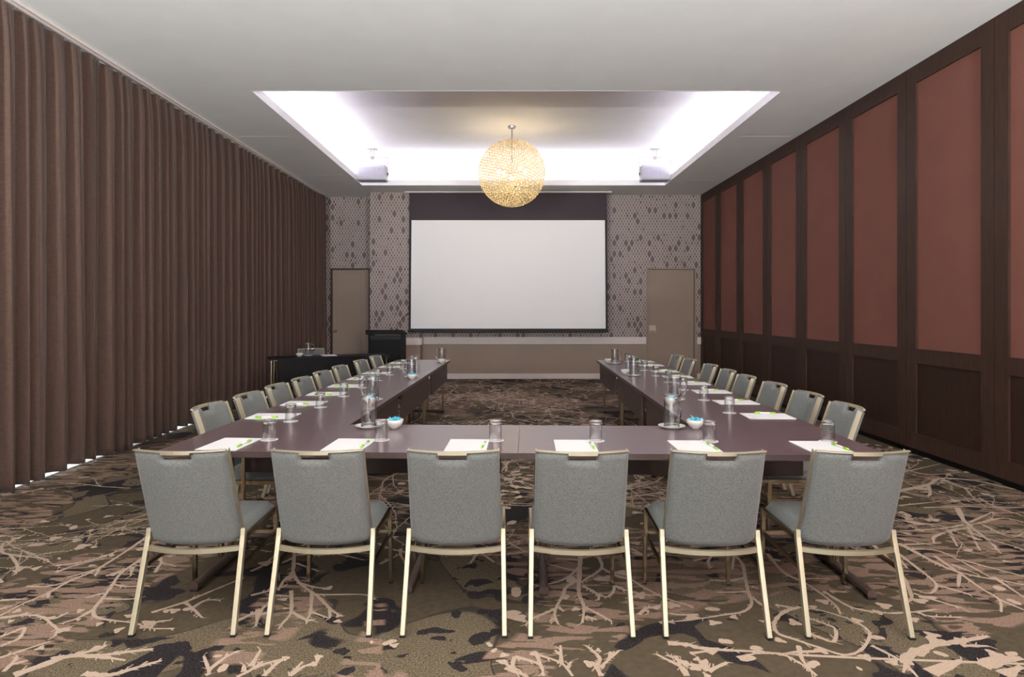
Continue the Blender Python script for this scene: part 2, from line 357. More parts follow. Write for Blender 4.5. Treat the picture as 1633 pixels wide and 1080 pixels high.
trace(800, 860, 3.888, [
    [.03, (490, 80), (480, 250), (480, 340), (510, 420), (500, 520)], [(510, 420), (590, 460), (680, 510)], [(520, 480), (590, 500)], [(480, 250), (400, 300), (380, 350), (340, 420), (330, 470), (350, 530)], [(340, 430), (270, 460), (180, 500), (150, 540)], [(330, 490), (300, 505)], [(350, 420), (385, 450)],
    [(490, 160), (420, 230), (330, 270), (220, 290)], [(600, 110), (620, 180), (520, 250), (490, 270)], [(500, 290), (560, 320), (600, 350), (600, 380)], [(700, 290), (690, 330), (650, 360), (600, 340)], [(700, 290), (780, 320), (900, 345), (980, 350)], [(480, 200), (380, 180), (270, 150)], [(490, 120), (640, 90)], [(470, 130), (330, 120)],
    [(620, 180), (720, 230), (800, 250), (880, 300), (980, 350), (1080, 390), (1180, 415)], [(1420, 80), (1490, 150), (1510, 240), (1530, 330), (1550, 400), (1500, 450), (1380, 470), (1220, 495), (1050, 515)], [(1510, 240), (1400, 260), (1290, 255)], [(1530, 325), (1440, 330), (1330, 330)], [(1550, 360), (1600, 400), (1640, 430)], [(1550, 290), (1590, 310)],
    [(1220, 470), (1100, 470), (1030, 460)], [(1320, 85), (1280, 140), (1300, 180)], [(1440, 100), (1430, 190)], [(1190, 135), (1300, 110)], [(20, 800), (100, 830), (160, 850)], [(80, 730), (70, 790), (120, 820)], [(80, 730), (230, 775), (260, 850)], [(180, 705), (230, 720), (370, 770), (440, 850)], [(370, 770), (365, 660)], [(370, 720), (330, 690)], [(410, 800), (430, 760)], [(220, 720), (240, 775)],
    [(620, 850), (590, 790), (610, 740), (560, 690), (520, 660)], [(620, 800), (640, 770), (730, 690)], [(680, 700), (660, 750)], [(570, 770), (620, 850)], [.03, (1150, 850), (1110, 790), (1050, 760), (960, 715)], [.03, (1280, 820), (1240, 790), (1150, 775), (1080, 740), (1020, 720)], [.03, (1280, 820), (1400, 765)], [(1080, 725), (1110, 790)],
    [.035, (1030, 645), (1150, 655), (1240, 680), (1400, 690), (1630, 700)], [(1170, 710), (1280, 695)], [(1460, 735), (1600, 705)], [(850, 470), (900, 430), (960, 420), (1000, 400)], [(800, 60), (900, 100), (960, 80)], [(40, 20), (150, 80)], [(900, 440), (910, 460)], [(980, 520), (1060, 510)]],
    [(545, 775, 35), (600, 690, 20), (200, 710, 26), (0, 760, 30), (1130, 770, 36), (1200, 800, 34), (1260, 770, 42), (1210, 745, 24), (1270, 845, 28), (1300, 690, 46), (1390, 635, 36), (1580, 675, 34), (1520, 740, 42), (1310, 435, 34), (1320, 520, 36), (1180, 485, 40), (1440, 485, 24), (1060, 410, 42), (1020, 400, 30), (960, 425, 26), (400, 360, 30), (460, 435, 28), (620, 250, 44), (660, 240, 36), (430, 250, 40), (860, 350, 50), (100, 490, 60), (60, 460, 46), (90, 330, 50), (740, 210, 34), (1620, 510, 20)])
trace(1200, 720, 3.0, [
    [(70, 490), (150, 580), (250, 630), (340, 690), (400, 740), (420, 780)], [(340, 670), (420, 720), (500, 755), (650, 775), (780, 770), (850, 790), (1000, 795)], [(250, 610), (370, 610)], [(370, 670), (450, 675)], [(780, 770), (880, 757)],
    [(230, 745), (150, 770), (105, 820), (120, 870), (200, 900), (320, 940), (440, 975), (520, 950), (560, 890), (550, 855), (480, 810), (340, 765), (260, 750)], [(270, 870), (330, 895), (390, 910), (395, 850), (330, 820), (270, 800)], [(0, 965), (130, 970), (220, 1010), (310, 1075)], [(220, 930), (240, 1000), (300, 1070)], [(570, 930), (650, 970), (720, 1010), (790, 1080)], [(340, 955), (520, 990), (5170, 1150)], [(110, 735), (200, 750)], [(560, 890), (630, 895)],
    [.05, (740, 1020), (745, 980), (860, 930), (960, 915), (1050, 900), (1130, 885)], [.03, (1000, 930), (1130, 933)], [.07, (1100, 1030), (1180, 1000), (1290, 990)], [.06, (1200, 1070), (1290, 1030)], [.06, (850, 1060), (1000, 1000)], [(740, 1020), (720, 1060)],
    [.03, (580, 450), (660, 530), (720, 600), (760, 690), (750, 720)], [(660, 460), (740, 560)], [(700, 490), (790, 560), (830, 590), (880, 640), (850, 680), (770, 660)], [.03, (700, 440), (850, 520), (960, 570), (1080, 600), (1200, 620), (1300, 640)], [(870, 500), (1000, 590), (1100, 660), (1180, 710), (1190, 770)], [(1180, 710), (1300, 760)], [(990, 590), (985, 650)], [(880, 640), (950, 660), (1040, 685)], [(950, 540), (1080, 590)],
    [(770, 680), (880, 715), (1000, 750)], [.035, (980, 270), (1010, 330), (1040, 360), (950, 380), (870, 410), (870, 440)], [(1010, 350), (900, 370), (670, 385)], [(1030, 360), (1070, 440), (1090, 475)], [(940, 380), (980, 455)], [(1040, 360), (1120, 420), (1190, 490)], [(1100, 350), (1230, 410), (1300, 390)], [(1100, 340), (1200, 320), (1300, 340)], [(820, 270), (1000, 265), (1300, 270)], [(1040, 340), (1150, 290)], [(1120, 420), (1170, 460)], [(670, 410), (860, 450)], [(680, 450), (900, 440)],
    [.05, (700, 190), (840, 160), (900, 130), (1060, 140), (1200, 170), (1300, 190)], [.03, (840, 160), (840, 215), (700, 190)], [(700, 260), (900, 240)], [(900, 130), (1000, 170), (1150, 200)], [(740, 470), (900, 480), (1150, 610)], [(1150, 600), (1300, 700)], [(1000, 520), (1300, 600)], [(700, 80), (840, 110), (1000, 100)], [(720, 100), (900, 60)]],
    [(110, 520, 22), (340, 720, 25), (600, 770, 25), (630, 740, 30), (770, 805, 25), (500, 810, 24), (800, 715, 36), (840, 700, 30), (1180, 655, 30), (1250, 720, 26), (540, 985, 28), (20, 945, 25), (290, 1020, 32), (670, 1010, 30), (130, 905, 25), (330, 955, 30), (200, 820, 30), (810, 180, 30), (860, 880, 30), (880, 910, 44), (1000, 905, 34), (800, 960, 40), (1160, 970, 34), (1240, 970, 30), (600, 890, 22), (290, 745, 16), (160, 765, 18), (900, 970, 24), (510, 1040, 14)])
def tree(x, y, a, ln, w0, depth):
    n = max(3, int(ln / .12)); P = [(x, y)]; bend = rnd.uniform(-.14, .14)
    for i in range(n):
        a += bend + rnd.uniform(-.18, .18); x += math.cos(a) * ln / n; y += math.sin(a) * ln / n; P.append((x, y))
        if depth and i and rnd.random() < .75:
            s = rnd.choice((-1, 1)); tree(x, y, a + s * rnd.uniform(.35, .95), ln * rnd.uniform(.3, .55), w0 * .6, depth - 1)
    if min(p[1] for p in P) < 3.7 and min(abs(p[0]) for p in P) < 2.3 and max(p[1] for p in P) > 1.8: return
    if all(-4.3 < p[0] < 4.1 and -5 < p[1] < 13.5 for p in P): strip(P, w0, w0 * .35)
    if depth < 2 and rnd.random() < .6: blob(x, y, rnd.uniform(.018, .045))
for i in range(80):                       # the rest of the woven branches, all over the room
    x, y = rnd.uniform(-4.1, 4.0), rnd.uniform(3.9, 13.2)
    tree(x, y, rnd.uniform(0, 6.28), rnd.uniform(.8, 1.7), rnd.uniform(.011, .019), 2)
for i in range(46):
    tree(rnd.uniform(-1.2, 1.2), rnd.uniform(5, 13), rnd.uniform(0, 6.28), rnd.uniform(.8, 1.5), rnd.uniform(.014, .024), 2)
for i in range(26):
    x, y = rnd.uniform(-4.1, 4.0), rnd.uniform(-4.5, 2.3); tree(x, y, rnd.uniform(0, 6.28), rnd.uniform(.6, 1.2), .02, 2) if y < 1.2 or abs(x) > 2.2 else None
for i in range(8):
    s = rnd.choice((-1, 1)); tree(s * rnd.uniform(2.4, 4.0), rnd.uniform(2.9, 5.5), rnd.uniform(0, 6.28), rnd.uniform(.5, 1.1), .016, 2)
bmesh.ops.recalc_face_normals
me = bpy.data.meshes.new('floor'); fb.to_mesh(me); fb.free(); me.materials.append(M['carpet']); me.materials.append(M['twig'])
fo = bpy.data.objects.new('floor', me); C.objects.link(fo); fo['kind'] = 'structure'
b = nb(); box(b, XL, XR + .3, YB - .2, YA + .3, -.2, -.004); struct('trim_1', b, 'band')

# ------------------------------------------------------------ ceiling with its lit coffer and an added unseen one
b = nb(); ys = [YB - .1, COFFERS[1][2], COFFERS[1][3], COFFERS[0][2], COFFERS[0][3], YA + .1]
x0, x1 = COFFERS[0][0], COFFERS[0][1]
box(b, XL - .1, XR + .1, ys[0], ys[1], CEIL, CEIL + .03); box(b, XL - .1, XR + .1, ys[2], ys[3], CEIL, CEIL + .03); box(b, XL - .1, XR + .1, ys[4], ys[5], CEIL, CEIL + .03)
for a_, c_ in ((ys[1], ys[2]), (ys[3], ys[4])):
    box(b, XL - .1, x0, a_, c_, CEIL, CEIL + .03); box(b, x1, XR + .1, a_, c_, CEIL, CEIL + .03)
ceil = struct('ceiling', b, 'ceiling')
for (x0, x1, y0, y1, col, k) in COFFERS:
    b = nb(); t = .02; g = .32
    box(b, x0, x0 + t, y0, y1, CEIL - .001, CEIL + .105); box(b, x1 - t, x1, y0, y1, CEIL - .001, CEIL + .105)
    box(b, x0 + t, x1 - t, y0, y0 + t, CEIL - .001, CEIL + .105); box(b, x0 + t, x1 - t, y1 - t, y1, CEIL - .001, CEIL + .105)
    obj('coffer_lip', b, 'lip', ceil)
    b = nb()
    box(b, x0 - g - .03, x0 - g, y0 - g, y1 + g, CEIL + .03, UP); box(b, x1 + g, x1 + g + .03, y0 - g, y1 + g, CEIL + .03, UP)
    box(b, x0 - g, x1 + g, y0 - g - .03, y0 - g, CEIL + .03, UP); box(b, x0 - g, x1 + g, y1 + g, y1 + g + .03, CEIL + .03, UP)
    box(b, x0 - g - .03, x1 + g + .03, y0 - g - .03, y1 + g + .03, UP, UP + .03)
    obj('coffer', b, 'ceiling', ceil)
b = nb()                                    # hairline joints in the plasterboard
for yy in (8.9,): box(b, 3.25, 3.95, yy, yy + .006, CEIL - .002, CEIL); box(b, -3.8, -3.1, yy, yy + .006, CEIL - .002, CEIL)
box(b, 3.3, 3.9, 11.9, 11.906, CEIL - .002, CEIL); box(b, -3.75, -3.0, 11.4, 11.406, CEIL - .002, CEIL)
obj('joint_strip', b, 'rail', ceil)

# ------------------------------------------------------------ walls
def half_wall(bm, x0, x1, y0, y1, zlist):
    for z0, z1, mi in zlist: box(bm, x0, x1, y0, y1, z0, z1, mi)
D1 = (2.905, 3.953, 2.354); D2 = (-3.86, -3.0, 2.36)
b = nb()
half_wall(b, -1.84, D1[0], YF, YF + .25, ((0, .8, 1), (.8, CEIL, 0)))
box(b, D1[0], D1[1], YF, YF + .25, D1[2], CEIL, 0)
half_wall(b, D1[1], XR, YF, YF + .25, ((0, .8, 1), (.8, CEIL, 0)))
half_wall(b, -2.88, -1.84, 13.1, YF + .25, ((0, .8, 1), (.8, CEIL, 0)))
box(b, D2[1], -2.88, YA, YA + .25, 0, CEIL, 0); box(b, XL, D2[0], YA, YA + .25, 0, CEIL, 0); box(b, D2[0], D2[1], YA, YA + .25, D2[2], CEIL, 0)
wb = struct('wall_back', b, ('paperwall', 'beige'))
b = nb(); box(b, XL, XR + .1, YB - .12, YB, 0, .4); box(b, XL, XR + .1, YB - .12, YB, 3.3, CEIL); xe = XL
for (a_, c_) in ADDED_FRONT_WIN: box(b, xe, a_, YB - .12, YB, .4, 3.3); xe = c_
box(b, xe, XR + .1, YB - .12, YB, .4, 3.3); struct('wall_front', b, 'beige')
for i, (a_, c_) in enumerate(ADDED_FRONT_WIN):
    b = nb(); box(b, a_, a_ + .05, YB - .1, YB - .03, .4, 3.3); box(b, c_ - .05, c_, YB - .1, YB - .03, .4, 3.3); box(b, a_ + .05, c_ - .05, YB - .1, YB - .03, .4, .45); box(b, a_ + .05, c_ - .05, YB - .1, YB - .03, 3.25, 3.3)
    o = struct('window_%d' % (i + 5), b, 'sill')  # added windows, out of view, numbered on from the drape side
    b = nb(); box(b, a_ + .05, c_ - .05, YB - .066, YB - .06, .45, 3.25); obj('pane', b, 'pane', o)
b = nb(); box(b, -1.84, D1[0] - .01, YF - .03, YF, .735, .885); box(b, D1[1] + .02, XR - .05, YF - .03, YF, .735, .885); box(b, -2.9, -1.82, 13.07, 13.1, .735, .885); box(b, -1.84, -1.81, 13.1, YF - .03, .735, .885)
struct('trim_2', b, 'rail', bevel=.004)
b = nb(); box(b, -1.84, D1[0] - .01, YF - .02, YF, 0, .115); box(b, D1[1] + .02, XR - .05, YF - .02, YF, 0, .115); box(b, -2.9, -1.82, 13.08, 13.1, 0, .115)
struct('baseboard_back', b, 'rail', bevel=.003)
def door(name, x0, x1, zt, y, knob_left, plate):
    b = nb(); box(b, x0 + .035, x1 - .035, y + .05, y + .09, .008, zt - .035)
    d = struct(name, b, 'beige', bevel=.003)
    b = nb(); box(b, x0 + .001, x0 + .03, y - .012, y + .12, 0, zt); box(b, x1 - .03, x1 - .001, y - .012, y + .12, 0, zt); box(b, x0 + .03, x1 - .03, y - .012, y + .12, zt - .03, zt - .001)
    obj('door_frame', b, 'beige' if plate else 'dframe', d)
    b = nb(); box(b, x0 + .03, x0 + .035, y + .06, y + .1, 0, zt - .03); box(b, x1 - .035, x1 - .03, y + .06, y + .1, 0, zt - .03); box(b, x0 + .03, x1 - .03, y + .06, y + .1, zt - .035, zt - .03)
    obj('shadow_gap', b, 'dframe', d)
    if plate:
        b = nb(); box(b, x0 + .05, x0 + .21, y + .04, y + .05, .985, 1.13); p = obj('door_plate', b, 'plate', d, bevel=.004)
        p['label'] = 'pale metal handle plate with dark slots'
        b = nb(); box(b, x0 + .065, x0 + .085, y + .035, y + .041, 1.0, 1.018); box(b, x0 + .10, x0 + .19, y + .035, y + .041, 1.0, 1.014); obj('slot', b, 'dframe', p)
        b = nb(); box(b, x0 + .05, x0 + .065, y + .012, y + .03, 1.0, 1.12); box(b, x0 + .055, x0 + .06, y + .03, y + .041, 1.03, 1.09); obj('pull_handle', b, 'steel', p, bevel=.003)
    else:
        b = nb(); lathe(b, [(0, 0), (.028, 0), (.028, .006), (.012, .01), (.012, .035), (.027, .045), (.03, .06), (.022, .072), (0, .075)], 20)
        bmesh.ops.rotate(b, verts=b.verts, cent=(0, 0, 0), matrix=Matrix.Rotation(R(90), 3, 'X'))
        o = obj('door_knob', b, 'brass', d, smooth=True); o.location = (x0 + .10, y + .05, 1.0)
        b = nb(); box(b, x0 + .13, x1 - .2, y + .044, y + .05, .15, zt - .1); obj('raised_panel', b, 'beige', d, bevel=.003)
door('door_1', D1[0], D1[1], D1[2], YF, True, True)
door('door_2', D2[0], D2[1], D2[2], YA, True, False)
b = nb(); box(b, D1[0] - .02, D1[1] + .1, YF + .2, YF + .26, 0, D1[2]); box(b, D2[0] - .1, D2[1] + .1, YA + .2, YA + .26, 0, D2[2]); struct('trim_3', b, 'dframe')

# right wall: operable wall of timber framed modules
b = nb(); XW = 4.05
mods = []; yb = 13.4; 
k = 0
while 5.29 + 1.17 * (7 - k) - 1.17 > YB - 1.2: 
    y1 = min(5.29 + 1.17 * (7 - k), YF); y0 = max(5.29 + 1.17 * (6 - k), YB); mods.append((y0, y1)); k += 1
for (y0, y1) in mods:
    g = .003
    box(b, XW, XW + .07, y0 + g, y0 + .15, .06, CEIL); box(b, XW, XW + .07, y1 - .15, y1 - g, .06, CEIL)
    for z0, z1 in ((.06, .215), (.915, 1.06), (3.71, CEIL)): box(b, XW, XW + .07, y0 + .15, y1 - .15, z0, z1)
box(b, XW + .055, XW + .12, YB, YF + .25, 0, CEIL)
wr = struct('wall_right', b, 'wood')
for (y0, y1) in mods:
    if y1 - y0 < .5: continue
    b = nb(); box(b, XW + .02, XW + .06, y0 + .15, y1 - .15, 1.06, 3.71); obj('fabric_panel', b, 'red', wr)['label'] = 'rust red fabric panel'
    b = nb(); box(b, XW + .02, XW + .06, y0 + .15, y1 - .15, .215, .915); obj('timber_panel', b, 'woodlow', wr)
b = nb(); box(b, XW + .03, XW + .055, YB, YF, 0, .06); struct('baseboard_right', b, 'black')

# left wall: tall windows behind the drapes
b = nb(); wy = [(-4.6, -1.4), (-.6, 2.6), (3.4, 6.6), (7.4, 10.6)]
ye = YB
for (a_, c_) in wy: box(b, XL, XL + .12, ye, a_, 0, CEIL); box(b, XL, XL + .12, a_, c_, 2.9, CEIL); box(b, XL, XL + .12, a_, c_, 0, .12); ye = c_
box(b, XL, XL + .12, ye, YA + .2, 0, CEIL); struct('wall_left', b, 'sill')
for i, (a_, c_) in enumerate(wy):
    b = nb(); box(b, XL + .02, XL + .1, a_, a_ + .06, .12, 2.9); box(b, XL + .02, XL + .1, c_ - .06, c_, .12, 2.9); box(b, XL + .02, XL + .1, a_ + .06, c_ - .06, .12, .18); box(b, XL + .02, XL + .1, a_ + .06, c_ - .06, 2.84, 2.9)
    mid = (a_ + c_) / 2; box(b, XL + .02, XL + .1, mid - .03, mid + .03, .18, 2.84)
    o = struct('window_%d' % (i + 1), b, 'sill')
    b = nb(); box(b, XL + .055, XL + .061, a_ + .06, c_ - .06, .18, 2.84); obj('pane', b, 'pane', o)
b = nb(); box(b, XL + .12, -3.99, YB, YF - .1, .001, .012); struct('trim_4', b, 'sill')

# ------------------------------------------------------------ drapes
def drape(name, y0, y1, label, seed):
    rr = random.Random(seed); ph = [0.]; n = int((y1 - y0) / .0125); b = nb()
    wl = .2; phase = rr.uniform(0, 6)
    prof = []
    y = y0; target = rr.uniform(.13, .3); amp = 1.
    phs = []; amps = []; cur = phase; a_t = rr.uniform(.55, 1)
    last = int(cur / (2 * math.pi))
    for i in range(n + 1):
        cur += 2 * math.pi * .0125 / target; phs.append(cur)
        if int(cur / (2 * math.pi)) != last: last = int(cur / (2 * math.pi)); target = rr.uniform(.09, .27); a_t = rr.uniform(.5, 1.0)
        amp += (a_t - amp) * .15; amps.append(amp)
    Z = [.018, .1, .19, .2, .6, 1.2, 1.8, 2.4, 3.0, 3.4, 3.62, 3.70, 3.74, 3.80, 3.855]
    o1, o2, o3 = rr.uniform(0, 9), rr.uniform(0, 9), rr.uniform(0, 9)
    rows = []
    for z in Z:
        t = min(1, (3.855 - z) / 3.3); A = .022 + .058 * min(1, (3.86 - z) / .35) ** .8 * (.72 + .28 * t); row = []
        for i in range(n + 1):
            yy = y0 + (y1 - y0) * i / n; p = phs[i] + .55 * t * math.sin(yy * 1.9 + o1) + .35 * t * math.sin(yy * 5.1 + o2 + z * .5)
            s = math.sin(p) + .28 * math.sin(2 * p + 1.0 + .6 * math.sin(yy + o3)) + .14 * math.sin(3.7 * p + z) + .08 * math.sin(6.1 * p + o1)
            s = math.tanh(1.35 * s) * 1.0
            x = -3.955 + (-.007 if seed == 3 else .007) + A * amps[i] * s * 1.15 * min(1, max(0, yy - y0 - .03) / .07, max(0, y1 - yy - .03) / .07)
            if yy > 12.7: q = min(1, (yy - 12.7) / .6); x += .10 * q * q * (3 - 2 * q)
            hz = z
            if z < .05: hz = z + .004 + .014 * math.sin(yy * 2.3 + o2) + .006 * math.sin(yy * 9 + o1) + .012 * (1 - s) * .5
            row.append(b.verts.new((x, yy + .02 * t * math.cos(p), hz)))
        rows.append(row)
    for r0, r1 in zip(rows, rows[1:]):
        for i in range(n): b.faces.new((r0[i], r0[i + 1], r1[i + 1], r1[i]))
    o = obj(name, b, 'curtain', smooth=True)
    s = o.modifiers.new('cloth', 'SOLIDIFY'); s.thickness = .004; s.offset = 0
    tag(o, label, 'curtain', 'brown pleated drapes'); return o
drape('curtain', 6.054, 13.32, 'full-height brown pleated drape running up to the wallpapered screen wall', 3)
drape('curtain', YB + .1, 6.046, 'full-height brown pleated drape beside the front chair row, farther from the screen', 11)
b = nb()
for dx in (-.05, .03): box(b, -3.955 + dx - .012, -3.955 + dx + .012, YB + .05, 13.36, CEIL - .03, CEIL - .001)
box(b, -3.895, -3.88, YB + .05, 13.36, CEIL - .022, CEIL - .001)
tag(obj('curtain_track', b, 'rail', bevel=.002), 'long white double curtain track on the ceiling above the brown drapes', 'curtain track')

# ------------------------------------------------------------ projection screen
SY = 13.0
scr = thing('projection_screen', 'large white pull-down projection screen with black border on the wallpapered wall', 'projector screen', (-.02, SY, 1.0))
b = nb(); hw0, hw1 = 2.0, 1.985
zs = [(.075, hw0), (2.30, hw1)]
def plate(bm, z0, w0_, z1, w1_, y0, y1):
    vs = [bm.verts.new(p) for p in ((-w0_, y0, z0), (w0_, y0, z0), (w1_, y0, z1), (-w1_, y0, z1), (-w0_, y1, z0), (w0_, y1, z0), (w1_, y1, z1), (-w1_, y1, z1))]
    for f in ((0, 1, 2, 3), (7, 6, 5, 4), (0, 4, 5, 1), (1, 5, 6, 2), (2, 6, 7, 3), (3, 7, 4, 0)): bm.faces.new([vs[i] for i in f])
plate(b, .075, 2.0, 2.30, 1.985, -.003, 0); obj('screen_surface', b, 'screenw', scr)
b = nb(); plate(b, .03, 2.045, 2.36, 2.03, 0.001, .004); obj('border', b, 'screenf', scr)
b = nb(); plate(b, 2.30, 2.03, 2.86, 2.025, -.004, -.001); o = obj('masking_drop', b, 'screenb', scr)
b = nb(); box(b, -2.06, 2.06, -.014, .016, 0, .042); obj('weight_bar', b, 'screenf', scr, bevel=.006)
b = nb(); box(b, -2.12, 2.12, -.05, .06, 2.86, 2.886); obj('housing', b, 'rail', scr)

# ------------------------------------------------------------ ceiling loudspeakers
def speaker(x, label):
    t = thing('ceiling_speaker', label, 'speaker', (x, 12.0, 3.90), 0, 'ceiling speakers in the lit recess')
    b = nb(); box(b, -.27, .27, -.13, .15, 0, .29); obj('cabinet', b, 'speaker', t, bevel=.02)
    b = nb(); box(b, -.25, .25, -.137, -.13, .02, .235); obj('grille', b, 'grille', t, bevel=.004)
    b = nb(); box(b, -.30, -.29, -.03, .03, .08, .44); box(b, .29, .30, -.03, .03, .08, .44); box(b, -.30, .30, -.03, .03, .44, .45); obj('bracket', b, 'steel', t)
    for q in (-.3, .285):
     b = nb(); lathe(b, [(0, q), (.035, q), (.035, q + .015), (0, q + .015)], 16)
     bmesh.ops.rotate(b, verts=b.verts, cent=(0, 0, 0), matrix=Matrix.Rotation(R(90), 3, 'Y')); bmesh.ops.translate(b, verts=b.verts, vec=(0, 0, .13)); obj('pivot_knob', b, 'black', t)
    b = nb(); box(b, -.035, -.022, -.01, .01, .45, .585); box(b, .022, .035, -.01, .01, .45, .585); box(b, -.09, .09, -.05, .05, .585, .6); box(b, -.035, .035, -.005, .005, .40, .47); obj('mount', b, 'steel', t)
speaker(-2.59, 'white boxy speaker hung in the lit ceiling recess, nearer the brown drapes')
speaker(2.76, 'white boxy speaker hung in the lit ceiling recess, nearer the red panelled wall')

# ------------------------------------------------------------ pendant globe
PR = .55
def pendant(x, y, label, power, n):
    zc = 3.72
    t = thing('pendant_lamp', label, 'lamp', (x, y, zc - PR), 0)
    b = nb(); ga = math.pi * (3 - math.sqrt(5)); rr = random.Random(5)
    for i in range(n):                      # small overlapping rings set all over the globe
        z = 1 - 2 * (i + .5) / n; r = math.sqrt(1 - z * z); a = i * ga; c = Vector((r * math.cos(a), r * math.sin(a), z))
        u = c.cross(Vector((0, 0, 1))); u = u.normalized() if u.length > 1e-3 else Vector((1, 0, 0)); v = c.cross(u)
        ro = PR * 1.95 / math.sqrt(n) * rr.uniform(.95, 1.1); ri = ro * .6; tilt = rr.uniform(-.2, .2)
        ctr = c * PR; m = 8; A = []; B = []
        for k in range(m):
            th = 2 * math.pi * k / m + a; d = u * math.cos(th) + v * math.sin(th); lift = c * (tilt * math.cos(th) * ro)
            A.append(b.verts.new(ctr + d * ro + lift + Vector((0, 0, PR)))); B.append(b.verts.new(ctr + d * ri + lift + c * .004 + Vector((0, 0, PR))))
        for k in range(m): b.faces.new((A[k], A[(k + 1) % m], B[(k + 1) % m], B[k]))
    s = obj('lamp_shade', b, 'shade', t); s['label'] = 'cream globe of small pierced rings'
    b = nb(); sweep(b, [(0, 0, 2 * PR - .55), (0, 0, UP - zc + PR - .02)], .008); obj('stem', b, 'steel', t)
    b = nb(); lathe(b, [(0, 0), (.06, 0), (.065, .02), (.065, .03), (0, .03)], 24, (0, 0, UP - zc + PR - .031)); obj('canopy', b, 'steel', t, smooth=False)
    b = nb()
    for k in range(5):
        a = 2 * math.pi * k / 5 + .3; sweep(b, [(0, 0, PR), (.2 * math.cos(a), .2 * math.sin(a), PR + .04 * (-1) ** k)], .006)
    obj('bulb_arm', b, 'steel', t)
    for k in range(5):
        a = 2 * math.pi * k / 5 + .3; p = (.23 * math.cos(a), .23 * math.sin(a), PR + .04 * (-1) ** k)
        b = nb(); bmesh.ops.create_icosphere(b, subdivisions=2, radius=.034, matrix=Matrix.Translation(p)); obj('bulb', b, 'bulb', t, smooth=True)
        l = bpy.data.lights.new('bulb_light', 'POINT'); l.energy = power / 5; l.color = (1, .78, .5); l.shadow_soft_size = .036
        o = bpy.data.objects.new('bulb_light', l); C.objects.link(o); o.parent = t; o.location = p
pendant(.045, 10.5, 'large cream globe pendant of pierced rings hanging in the ceiling recess', 170, 1150)
pendant(.045, -1.3, 'large cream globe pendant in the unseen end of the room', 110, 300)  # unseen lamp added with the second coffer for more light

# ------------------------------------------------------------ tables
TH = R(1.53); cs, sn = math.cos(TH), math.sin(TH); OX, OY = .043, 3.106; TOP = .74
def W(u, v, z=0.): return (OX + u * cs + v * sn, OY - u * sn + v * cs, z)
TD = .76
def table(L_, dep, loc, rz, label, insets, top='table', pan='panel', group='dark conference tables set in a U', pz=.455):
    t = thing('conference_table', label, 'table', loc, rz, group); h = L_ / 2; e = dep / 2
    b = nb(); box(b, -h + .001, h - .001, -e, e, TOP - .03, TOP)
    for f in b.faces: f.material_index = 0 if f.calc_center_median().z > TOP - .001 else 1
    obj('tabletop', b, (top, 'tedge' if top == 'table' else top), t)
    b = nb(); box(b, -h + .11, h - .11, e - .05, e - .032, pz, TOP - .03); obj('modesty_panel', b, pan, t, bevel=.003)
    for s, ins in ((-1, insets[0]), (1, insets[1])):
        x = s * (h - ins)
        b = nb()
        for dx in (-.028, .028): sweep(b, [(x + dx, .06, .05), (x + dx, .06, TOP - .03)], .017, n=12)
        box(b, x - .05, x + .05, -.16, .16, TOP - .045, TOP - .03)
        g = obj('leg', b, 'chrome', t, smooth=False)
        b = nb(); sweep(b, [(x, -e + .09, .028), (x, e - .08, .028)], .024, .022, n=10); obj('foot_bar', b, 'panel', g)
        b = nb(); sweep(b, [(x, e - .10, .03), (x, e - .10, TOP - .03)], .013, n=10); obj('strut', b, 'chrome', g)
        for yy in (-e + .11, e - .10): b = nb(); box(b, x - .02, x + .02, yy - .02, yy + .02, 0, .014); obj('foot_pad', b, 'foot', g)
    return t
table(1.8, TD, W(-.9, TD / 2), -TH, 'dark front table under the first three chair places from the drapes', (.14, .56))
table(1.8, TD, W(.9, TD / 2), -TH, 'dark front table under the three chair places toward the red panels', (.13, .04))
LL = 1.715
ends = ['nearest the front row', 'in the middle of that run', 'at the screen end']
for k in range(3):
    table(LL, TD, W(-1.42, TD + LL * (k + .5)), -TH - R(90), 'dark table of the drape-side run, ' + ends[k], (.07, .07))
for k in range(3):
    table(LL, TD, W(1.42, TD + LL * (k + .5)), -TH + R(90), 'dark table of the red-panel-side run, ' + ends[k], (.14 if k == 0 else .07, .07))
ang = math.atan2(.4375, .9)
table(1.8, .45, (-2.79, 9.875, 0), ang + math.pi, 'narrow black table standing apart by the drapes and lectern', (.06, .06), 'black', 'black', 'side table by the drapes', .38)

